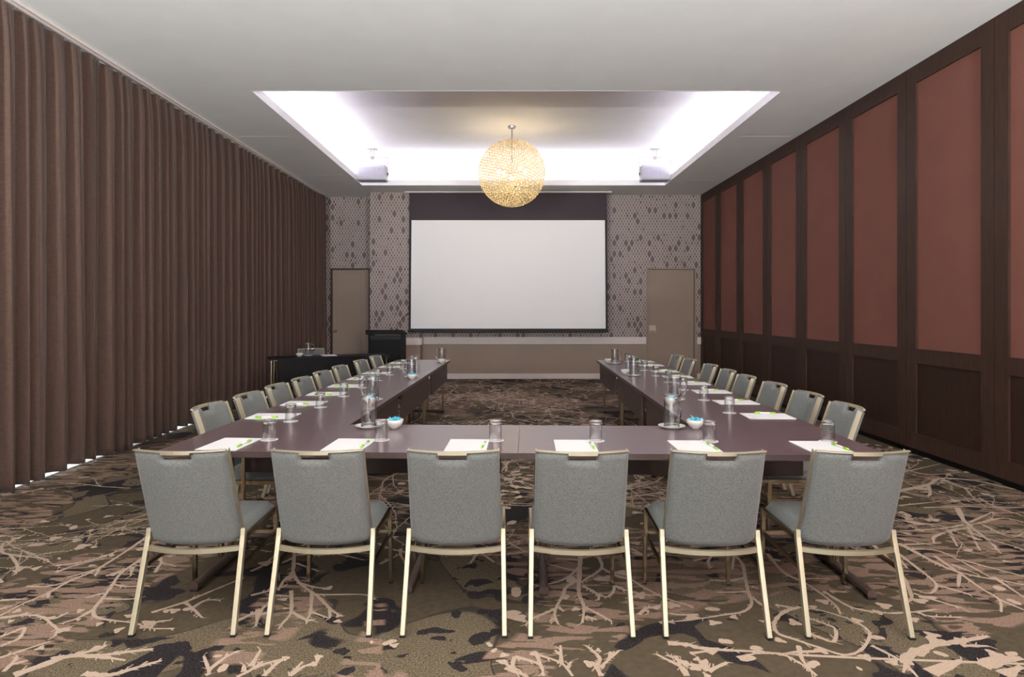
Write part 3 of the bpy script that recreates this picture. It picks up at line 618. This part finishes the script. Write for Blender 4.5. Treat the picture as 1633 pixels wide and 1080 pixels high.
# ------------------------------------------------------------ chairs
def chair_proto():
    t = thing('banquet_chair', '', 'chair', (0, 0, 0), 0, 'grey chairs around the U of tables')
    hw = .201; zb, zt = .375, .826
    def backy(z): return -.158 - (z - .375) * .345
    def bow(x): return -.045 * (1 - (x / hw) ** 2)
    nx, nz = 26, 26; notch = (.062, zt - .036)
    xs = [-hw + 2 * hw * i / nx for i in range(nx + 1)]; zz = [zb + (zt - zb) * j / nz for j in range(nz + 1)]
    xs = sorted(set([x for x in xs if abs(abs(x) - notch[0]) > .008] + [-notch[0], notch[0]])); zz = sorted(set([z for z in zz if abs(z - notch[1]) > .009] + [notch[1]]))
    NX, NZ = len(xs) - 1, len(zz) - 1
    hole = lambda i, j: xs[i] >= -notch[0] - 1e-6 and xs[i + 1] <= notch[0] + 1e-6 and zz[j] >= notch[1] - 1e-6
    b = nb(); grid = {}
    def dist(x, z):
        d = min(hw - abs(x), z - zb, zt - z)
        dx = abs(x) - notch[0]; dz = notch[1] - z
        dn = math.hypot(max(dx, 0), max(dz, 0)) if (dx > 0 or dz > 0) else 0
        return max(0, min(d, dn))
    for side in (0, 1):
        for i, x in enumerate(xs):
            for j, z in enumerate(zz):
                q = min(1, dist(x, z) / (.016 if side else .006)); th = .006 + .014 * math.sqrt(max(0, 1 - (1 - q) ** 2))
                corner = max(0, abs(x) - (hw - .05)) / .05; zq = z + .018 * corner ** 2 * max(0, 1 - (z - zb) / .08)
                zq -= .006 * (1 - (x / hw) ** 2) * max(0, 1 - (z - zb) / .1)
                yy = backy(z) + bow(x) + (th + .006 * (side == 1) * q if side else -th)
                grid[side, i, j] = b.verts.new((x * (.978 if side else 1.012) * (1 + .025 * (zt - z) / (zt - zb)), yy, zq + (.004 if side and z > zt - .001 and abs(x) > notch[0] else 0)))
    for i in range(NX):
        for j in range(NZ):
            if hole(i, j): continue
            b.faces.new([grid[0, i, j], grid[0, i + 1, j], grid[0, i + 1, j + 1], grid[0, i, j + 1]])
            b.faces.new([grid[1, i, j], grid[1, i, j + 1], grid[1, i + 1, j + 1], grid[1, i + 1, j]])
            for (di, dj, e) in ((-1, 0, ((i, j), (i, j + 1))), (1, 0, ((i + 1, j), (i + 1, j + 1))), (0, -1, ((i, j), (i + 1, j))), (0, 1, ((i, j + 1), (i + 1, j + 1)))):
                a, c = i + di, j + dj
                if a < 0 or c < 0 or a >= NX or c >= NZ or hole(a, c):
                    b.faces.new([grid[0, e[0][0], e[0][1]], grid[0, e[1][0], e[1][1]], grid[1, e[1][0], e[1][1]], grid[1, e[0][0], e[0][1]]])
    for v in [v for v in b.verts if not v.link_faces]: b.verts.remove(v)
    obj('backrest', b, 'chair', t, smooth=True)
    b = nb()                                # metal edge round the back: two stiles and a top rail
    for s in (-1, 1):
        sweep(b, [(s * (hw - .0015 + .005 * (zt - z) / .45), backy(z) + .0115, z) for z in (.40, .55, .7, zt - .001)], .0025, .016, square=True, up=Vector((0, 1, 0)))
    pts = [(x, backy(zt) + bow(x) - .011, zt + .003) for x in [(-hw + .001) + (2 * hw - .002) * i / 16 for i in range(17)]]
    sweep(b, pts, .0075, .003, square=True)
    sweep(b, [(x, backy(zt) + bow(x) - .004, zt - .005) for x in (-.062, -.03, 0, .03, .062)], .010, .0055, square=True)
    obj('back_frame', b, 'cream', t)
    # seat
    b = nb(); n = 14; top = []; bot = []
    for i in range(n + 1):
        for j in range(n + 1):
            u, v = -1 + 2 * i / n, j / n; x = u * (.212 - .006 * v); y = -.165 + .425 * v
            q = min(1, min(1 - abs(u), v, 1 - v) / .12); z = .408 + .034 * math.sqrt(max(0, 1 - (1 - q) ** 2)) + .004 * (1 - u * u)
            if v > .9: z -= .012 * ((v - .9) / .1) ** 2
            top.append(b.verts.new((x, y, z))); bot.append(b.verts.new((x, y, .402)))
    I = lambda i, j: i * (n + 1) + j
    for i in range(n):
        for j in range(n):
            b.faces.new([top[I(i, j)], top[I(i + 1, j)], top[I(i + 1, j + 1)], top[I(i, j + 1)]]); b.faces.new([bot[I(i, j)], bot[I(i, j + 1)], bot[I(i + 1, j + 1)], bot[I(i + 1, j)]])
    for i in range(n):
        for e0, e1 in (((i, 0), (i + 1, 0)), ((i, n), (i + 1, n)), ((0, i), (0, i + 1)), ((n, i), (n, i + 1))):
            b.faces.new([top[I(*e0)], top[I(*e1)], bot[I(*e1)], bot[I(*e0)]])
    obj('seat', b, 'chair', t, smooth=True)
    b = nb()
    for s in (-1, 1): box(b, s * .212 - .008, s * .212 + .008, -.17, .24, .378, .402)
    box(b, -.204, .204, .232, .248, .378, .402); box(b, -.204, .204, -.172, -.158, .378, .4)
    obj('seat_frame', b, 'chrome', t)
    for s in (-1, 1):
        b = nb(); sweep(b, [(s * .2165, -.172, .435), (s * .217, -.178, .40), (s * .225, -.30, .006)], .0105, .0125, square=True, up=Vector((0, 1, 0)))
        l = obj('leg', b, 'cream', t, bevel=.002)
        b = nb(); box(b, s * .225 - .0115, s * .225 + .0115, -.314, -.288, 0, .008); obj('foot_cap', b, 'foot', l)
        b = nb(); sweep(b, [(s * .212, .243, .40), (s * .218, .252, .006)], .0095, .0115, square=True, up=Vector((0, 1, 0)))
        l = obj('leg', b, 'chrome', t, bevel=.002)
        b = nb(); box(b, s * .218 - .0105, s * .218 + .0105, .24, .266, 0, .008); obj('foot_cap', b, 'foot', l)
        b = nb(); sweep(b, [(s * .222, -.215, .275), (s * .217, .246, .275)], .007, .009, square=True); obj('stretcher', b, 'chrome', t)
    b = nb(); pts = [(x, -.19 - .05 * (1 - (x / .215) ** 2), .352) for x in [-.215 + .43 * i / 16 for i in range(17)]]
    sweep(b, pts, .009, .0105, square=True); obj('crossbar', b, 'cream', t)
    b = nb(); sweep(b, [(-.21, .245, .275), (.21, .245, .275)], .007, .009, square=True); obj('stretcher', b, 'chrome', t)
    return t
chair0 = chair_proto(); used = [False]
def place_chair(loc, rz, label, group=None):
    if not used[0]:
        used[0] = True; chair0.location = loc; chair0.rotation_euler = (0, 0, rz); chair0['label'] = label; o = chair0
    else: o = dup(chair0, loc, rz, label)
    if group: o['group'] = group
    return o
_ = [0]
rr = random.Random(21)
ORD = ['first', 'second', 'third', 'fourth', 'fifth', 'sixth', 'seventh', 'eighth']
FX = [-1.444, -.843, -.243, .322, .923, 1.543]; FY = [3.10, 3.10, 3.095, 3.085, 3.08, 3.08]
FR = [0.6, .2, 0, -.2, -1.2, -.4]
for i in range(6):
    place_chair((FX[i], FY[i], 0), -TH * .3 + R(FR[i]), 'grey tweed chair seen from behind, %s in the front row counting from the drapes' % ORD[i])
LY = [4.04, 4.58, 5.14, 5.67, 6.26, 6.9, 7.7, 8.45]; RY = [4.15, 4.73, 5.35, 5.98, 6.56, 7.2, 8.02, 8.68]
for i, y in enumerate(LY):
    v = y - OY; place_chair(W(-1.683 + rr.uniform(-.012, .012), v), -TH - R(90) + R(rr.uniform(-2.5, 2.5)), 'grey chair at the drape-side tables, %s from the front row' % ORD[i])
for i, y in enumerate(RY):
    v = y - OY; place_chair(W(1.80 + rr.uniform(-.012, .012), v), -TH + R(90) + R(rr.uniform(-2.5, 2.5)), 'grey chair at the red-panel-side tables, %s from the front row' % ORD[i])
place_chair((-3.06, 9.93, 0), ang + math.pi, 'grey chair tucked behind the narrow black side table', 'chair behind the side table')

# ------------------------------------------------------------ lectern
lc = thing('lectern', 'black wooden lectern with sloped top in front of the wallpapered column', 'lectern', (-2.31, 12.0, 0))
b = nb(); box(b, -.30, .30, -.2, .22, 0, .05); obj('base', b, 'black', lc, bevel=.004)
for s in (-1, 1): b = nb(); box(b, s * .30 - .02, s * .30 + .02, -.2, .22, .05, 1.0); obj('side_panel', b, 'black', lc, bevel=.003)
b = nb(); box(b, -.28, .28, -.17, -.15, .05, .90); obj('front_panel', b, 'black', lc)
b = nb(); box(b, -.28, .28, -.195, -.15, .90, .985); o = obj('fascia', b, 'band', lc); o['label'] = 'charcoal band under the top'
b = nb(); prism(b, [(-.30, 1.0), (.25, .985), (.25, 1.0), (-.26, 1.085), (-.30, 1.085)], -.345, .345); obj('top', b, 'black', lc, bevel=.004)
b = nb(); lathe(b, [(0, 0), (.03, 0), (.03, .02), (0, .02)], 16, (.22, -.22, 1.0845)); sweep(b, [(.22, -.22, 1.09), (.22, -.22, 1.15), (.235, -.21, 1.2), (.3, -.19, 1.27), (.39, -.16, 1.36)], .006); sweep(b, [(.375, -.165, 1.345), (.41, -.155, 1.385)], .012)
tag(obj('microphone', b, 'foot', loc=(-2.31, 12.0, 0)), 'thin black gooseneck microphone standing on the lectern', 'microphone')

# ------------------------------------------------------------ things on the tables
def glass_proto():
    t = thing('tumbler', '', 'glass', (0, 0, 0), 0, 'upturned tumblers on coasters')
    b = nb(); lathe(b, [(.0350, 0), (.0348, .004), (.0340, .088)], 28)
    lathe(b, [(.0332, 0), (.0330, .004), (.0322, .088)], 28)
    # close rim between both skins
    b.verts.ensure_lookup_table(); rim0 = [v for v in b.verts if abs(v.co.z) < 1e-6]
    o = sorted([v for v in rim0 if v.co.xy.length > .0345], key=lambda v: math.atan2(v.co.y, v.co.x)); i_ = sorted([v for v in rim0 if v.co.xy.length <= .0345], key=lambda v: math.atan2(v.co.y, v.co.x))
    for k in range(len(o)): b.faces.new((o[k], o[(k + 1) % len(o)], i_[(k + 1) % len(o)], i_[k]))
    obj('body', b, 'glass', t, smooth=True, loc=(0, 0, .0003))
    b = nb(); lathe(b, [(0, .086), (.026, .086), (.034, .0885), (.034, .0895), (.0335, .103), (.0325, .106), (.0315, .1065), (.02, .1035), (0, .103)], 28); obj('base', b, 'solidglass', t, loc=(0, 0, .0003)); return t
g0 = glass_proto(); gu = [0]
b = nb(); lathe(b, [(0, 0), (.044, 0), (.046, .001), (.046, .002), (.044, .0025), (0, .0025)], 32)
co0 = tag(obj('coaster', b, 'coaster'), '', 'coaster', 'round white coasters')
b = nb(); box(b, -.105, .105, -.1485, .1485, 0, .004); pad0 = tag(obj('notepad', b, 'paper', bevel=.0008), '', 'notepad', 'white notepads at the places')
pen0 = thing('pen', '', 'pen', (0, 0, 0), 0, 'green and white pens')
b = nb(); sweep(b, [(0, -.07, .0055), (0, -.03, .0055)], .0055, n=10); obj('grip', b, 'green', pen0, smooth=True)['label'] = 'green grip'
b = nb(); sweep(b, [(0, -.03, .0055), (0, .035, .0055)], .005, n=10); obj('barrel', b, 'paper', pen0, smooth=True)['label'] = 'white barrel'
b = nb(); sweep(b, [(0, .035, .0055), (0, .07, .0055)], .0055, n=10); sweep(b, [(0, .06, .012), (0, .03, .012)], .0018, n=6); obj('clip', b, 'green', pen0)['label'] = 'green clip end'
first = {}
def put(proto, key, loc, rz, label):
    if key not in first:
        first[key] = 1; proto.location = loc; proto.rotation_euler = (0, 0, rz); proto['label'] = label; return proto
    return dup(proto, loc, rz, label)
def place_setting(px, py, gx, gy, rz, where, jr):
    z = TOP; r = rz + R(jr)
    put(pad0, 'pad', (px, py, z + .0003), r, 'white blank notepad ' + where)
    c, s = math.cos(r), math.sin(r); ux, uy = .085, -.015
    put(pen0, 'pen', (px + ux * c - uy * s, py + ux * s + uy * c, z + .0046), r + R(rr.uniform(-5, 5)), 'green and white pen on the notepad ' + where)
    put(co0, 'coa', (gx, gy, z + .0003), 0, 'round white coaster under the tumbler ' + where)
    put(g0, 'gl', (gx, gy, z + .0031), rr.uniform(0, 1), 'clear upturned tumbler ' + where)
PX = [-1.46, -.83, -.216, .34, .95, 1.595]; GX = [-1.298, -.691, -.074, .465, 1.072, 1.70]
for i in range(6):
    place_setting(PX[i], 3.272 - PX[i] * sn, GX[i], 3.405 - GX[i] * sn * .6, -TH, 'at the %s front-row place from the drapes' % ORD[i], [-2, -1, 0, 0, 1, 1][i])
PLY = [4.147, 4.73, 5.28, 5.84, 6.47, 7.06, 7.85, 8.45]; GLY = [4.0, 4.58, 5.165, 5.75, 6.35, 6.91, 7.65, 8.27]
for i in range(8):
    v = PLY[i] - OY; X, Y, _z = W(-1.63, v + .0); gx, gy, _z = W(-1.445, GLY[i] - OY - .04)
    place_setting(X, Y, gx, gy, -TH - R(90), 'at the %s drape-side place from the front' % ORD[i], rr.uniform(-3, 3))
PRY = [4.196, 4.83, 5.465, 6.08, 6.69, 7.31, 8.1, 8.7]; GRY = [4.34, 4.96, 5.6, 6.2, 6.80, 7.43, 8.25, 8.83]
for i in range(8):
    v = PRY[i] - OY; X, Y, _z = W(1.635, v + .04); gx, gy, _z = W(1.43, GRY[i] - OY + .03 - (.09 if i == 7 else 0))
    place_setting(X, Y, gx, gy, -TH + R(90), 'at the %s red-panel-side place from the front' % ORD[i], rr.uniform(-3, 3))

def pitcher_proto():
    t = thing('water_pitcher', '', 'pitcher', (0, 0, 0), 0, 'glass water pitchers on white saucers')
    b = nb(); lathe(b, [(.0468, .0135), (.047, .03), (.046, .175), (.049, .190), (.047, .191), (.0442, .175), (.0452, .0135)], 32)
    for v in b.verts:
        if v.co.z > .18 and v.co.x < -.03: v.co.x -= .012 * (abs(v.co.x) - .03) / .018
    obj('body', b, 'glass', t, smooth=True)
    b = nb(); lathe(b, [(0, 0), (.044, 0), (.0468, .004), (.0468, .013), (.03, .0132), (0, .012)], 32); obj('base', b, 'solidglass', t)
    b = nb(); lathe(b, [(0, .0137), (.0438, .0137), (.0434, .095), (0, .0952)], 32); obj('water', b, 'water', t, smooth=True)
    b = nb(); sweep(b, [(.045, 0, .168), (.065, 0, .172), (.085, 0, .155), (.09, 0, .12), (.085, 0, .08), (.07, 0, .05), (.045, 0, .042)], .0065, n=10); obj('handle', b, 'solidglass', t, smooth=True)
    return t
p0 = pitcher_proto()
b = nb(); lathe(b, [(0, 0), (.045, 0), (.047, .003), (.078, .013), (.080, .016), (.077, .0165), (.053, .007), (.05, .006), (0, .006)], 36); sau0 = tag(obj('saucer', b, 'white', smooth=True), '', 'saucer', 'white saucers under the pitchers')
b = nb(); lathe(b, [(0, 0), (.022, 0), (.024, .004), (.035, .012), (.048, .032), (.052, .052), (.050, .053), (.045, .032), (.03, .014), (0, .01)], 32); bow0 = tag(obj('bowl', b, 'white', smooth=True), '', 'bowl', 'small white bowls')
b = nb(); rs = random.Random(4)
for k in range(26):
    a, r = rs.uniform(0, 6.28), rs.uniform(0, .033); m = Matrix.Translation((r * math.cos(a), r * math.sin(a), .036 + rs.uniform(0, .016) + .008)) @ Matrix.Rotation(rs.uniform(0, 3), 4, 'Z') @ Matrix.Rotation(rs.uniform(-.9, .9), 4, 'Y')
    box(b, -.009, .009, -.004, .004, -.003, .003, 0, m)
    for s in (-1, 1):
        q = [b.verts.new(m @ Vector(p)) for p in ((s * .009, 0, 0), (s * .017, .006, .002), (s * .017, -.006, -.002))]; b.faces.new(q)
sw0 = tag(obj('wrapped_sweets', b, 'sweet', loc=(0, 0, -5)), '', 'sweets', 'turquoise wrapped sweets', 'stuff')
def service(px, py, hrot, bx, by, where, sweets, z=TOP):
    put(sau0, 'sau', (px, py, z + .0003), 0, 'white saucer under the pitcher ' + where)
    put(p0, 'pit', (px, py, z + .0068), hrot, 'clear half-full water pitcher ' + where)
    if bx is not None:
        put(bow0, 'bow', (bx, by, z + .0003), 0, 'small white bowl beside the pitcher ' + where)
        if sweets: put(sw0, 'swe', (bx, by, z + .0003), bx * 9, 'turquoise wrapped sweets heaped in the white bowl ' + where)
service(-.84, 3.79, R(-75), -.68, 3.765, 'on the front table near its drape-side inner corner', True)
service(-1.055, 4.90, R(195), -1.035, 4.74, 'second from the front on the drape-side run', True)
service(-1.02, 6.62, R(190), -.99, 6.47, 'third from the front on the drape-side run', True)
service(-.915, 8.62, R(185), -.905, 8.48, 'at the screen end of the drape-side run', False)
service(.97, 3.78, R(-70), 1.105, 3.76, 'on the front table near its red-panel-side inner corner', True)
service(1.285, 4.92, R(-15), 1.205, 4.73, 'second from the front on the red-panel-side run', True)
service(1.335, 6.79, R(-5), 1.28, 6.97, 'third from the front on the red-panel-side run', False)
service(1.39, 8.34, R(-5), 1.33, 8.5, 'at the screen end of the red-panel-side run', False)
service(-3.12, 9.83, R(20), -3.2, 9.66, 'on the narrow black side table', False)
put(pad0, 'pad', (-2.83, 9.93, TOP + .0003), ang, 'white notepad lying on the narrow black side table')
def carafe(x, y, label):
    t = thing('carafe', label, 'carafe', (x, y, TOP + .0003), 0, 'slim glass carafes')
    b = nb(); lathe(b, [(0, 0), (.03, 0), (.033, .01), (.033, .09), (.016, .135), (.015, .155), (.013, .155), (.014, .133), (.03, .088), (.03, .012), (0, .008)], 24); obj('body', b, 'glass', t, smooth=True)
    b = nb(); lathe(b, [(0, .150), (.012, .152), (.012, .16), (.024, .175), (.026, .19), (.018, .203), (0, .205)], 20); obj('stopper', b, 'solidglass', t, smooth=True)
carafe(-1.03, 7.03, 'slim clear carafe with round stopper behind the third drape-side pitcher')
carafe(1.375, 7.3, 'slim clear carafe with round stopper behind the third red-panel-side pitcher')

def added_uplighter(x, y, label):                  # unseen uplighters added behind the viewpoint to brighten the ceiling
    t = thing('floor_uplighter', label, 'lamp', (x, y, 0), 0, 'floor uplighters')
    b = nb(); lathe(b, [(0, 0), (.15, 0), (.15, .012), (.02, .025), (0, .025)], 28); obj('base', b, 'steel', t)
    b = nb(); sweep(b, [(0, 0, .02), (0, 0, 1.72)], .012, n=12); obj('pole', b, 'steel', t)
    b = nb(); lathe(b, [(0, 1.70), (.06, 1.71), (.14, 1.76), (.19, 1.83), (.186, 1.83), (.136, 1.765), (.05, 1.72), (0, 1.715)], 28); obj('bowl', b, 'steel', t, smooth=True)
    l = bpy.data.lights.new('uplight', 'POINT'); l.energy = ADDED_UPLIGHT; l.color = (.97, 1, .97); l.shadow_soft_size = .06
    o = bpy.data.objects.new('uplight', l); C.objects.link(o); o.parent = t; o.location = (0, 0, 1.815)
added_uplighter(-2.9, -1.2, 'floor uplighter beside the drapes behind the front chairs')
added_uplighter(3.0, -1.2, 'floor uplighter beside the red panels behind the front chairs')
added_uplighter(-2.9, -3.8, 'floor uplighter beside the drapes near the unseen windows')
added_uplighter(3.0, -3.8, 'floor uplighter beside the red panels near the unseen windows')
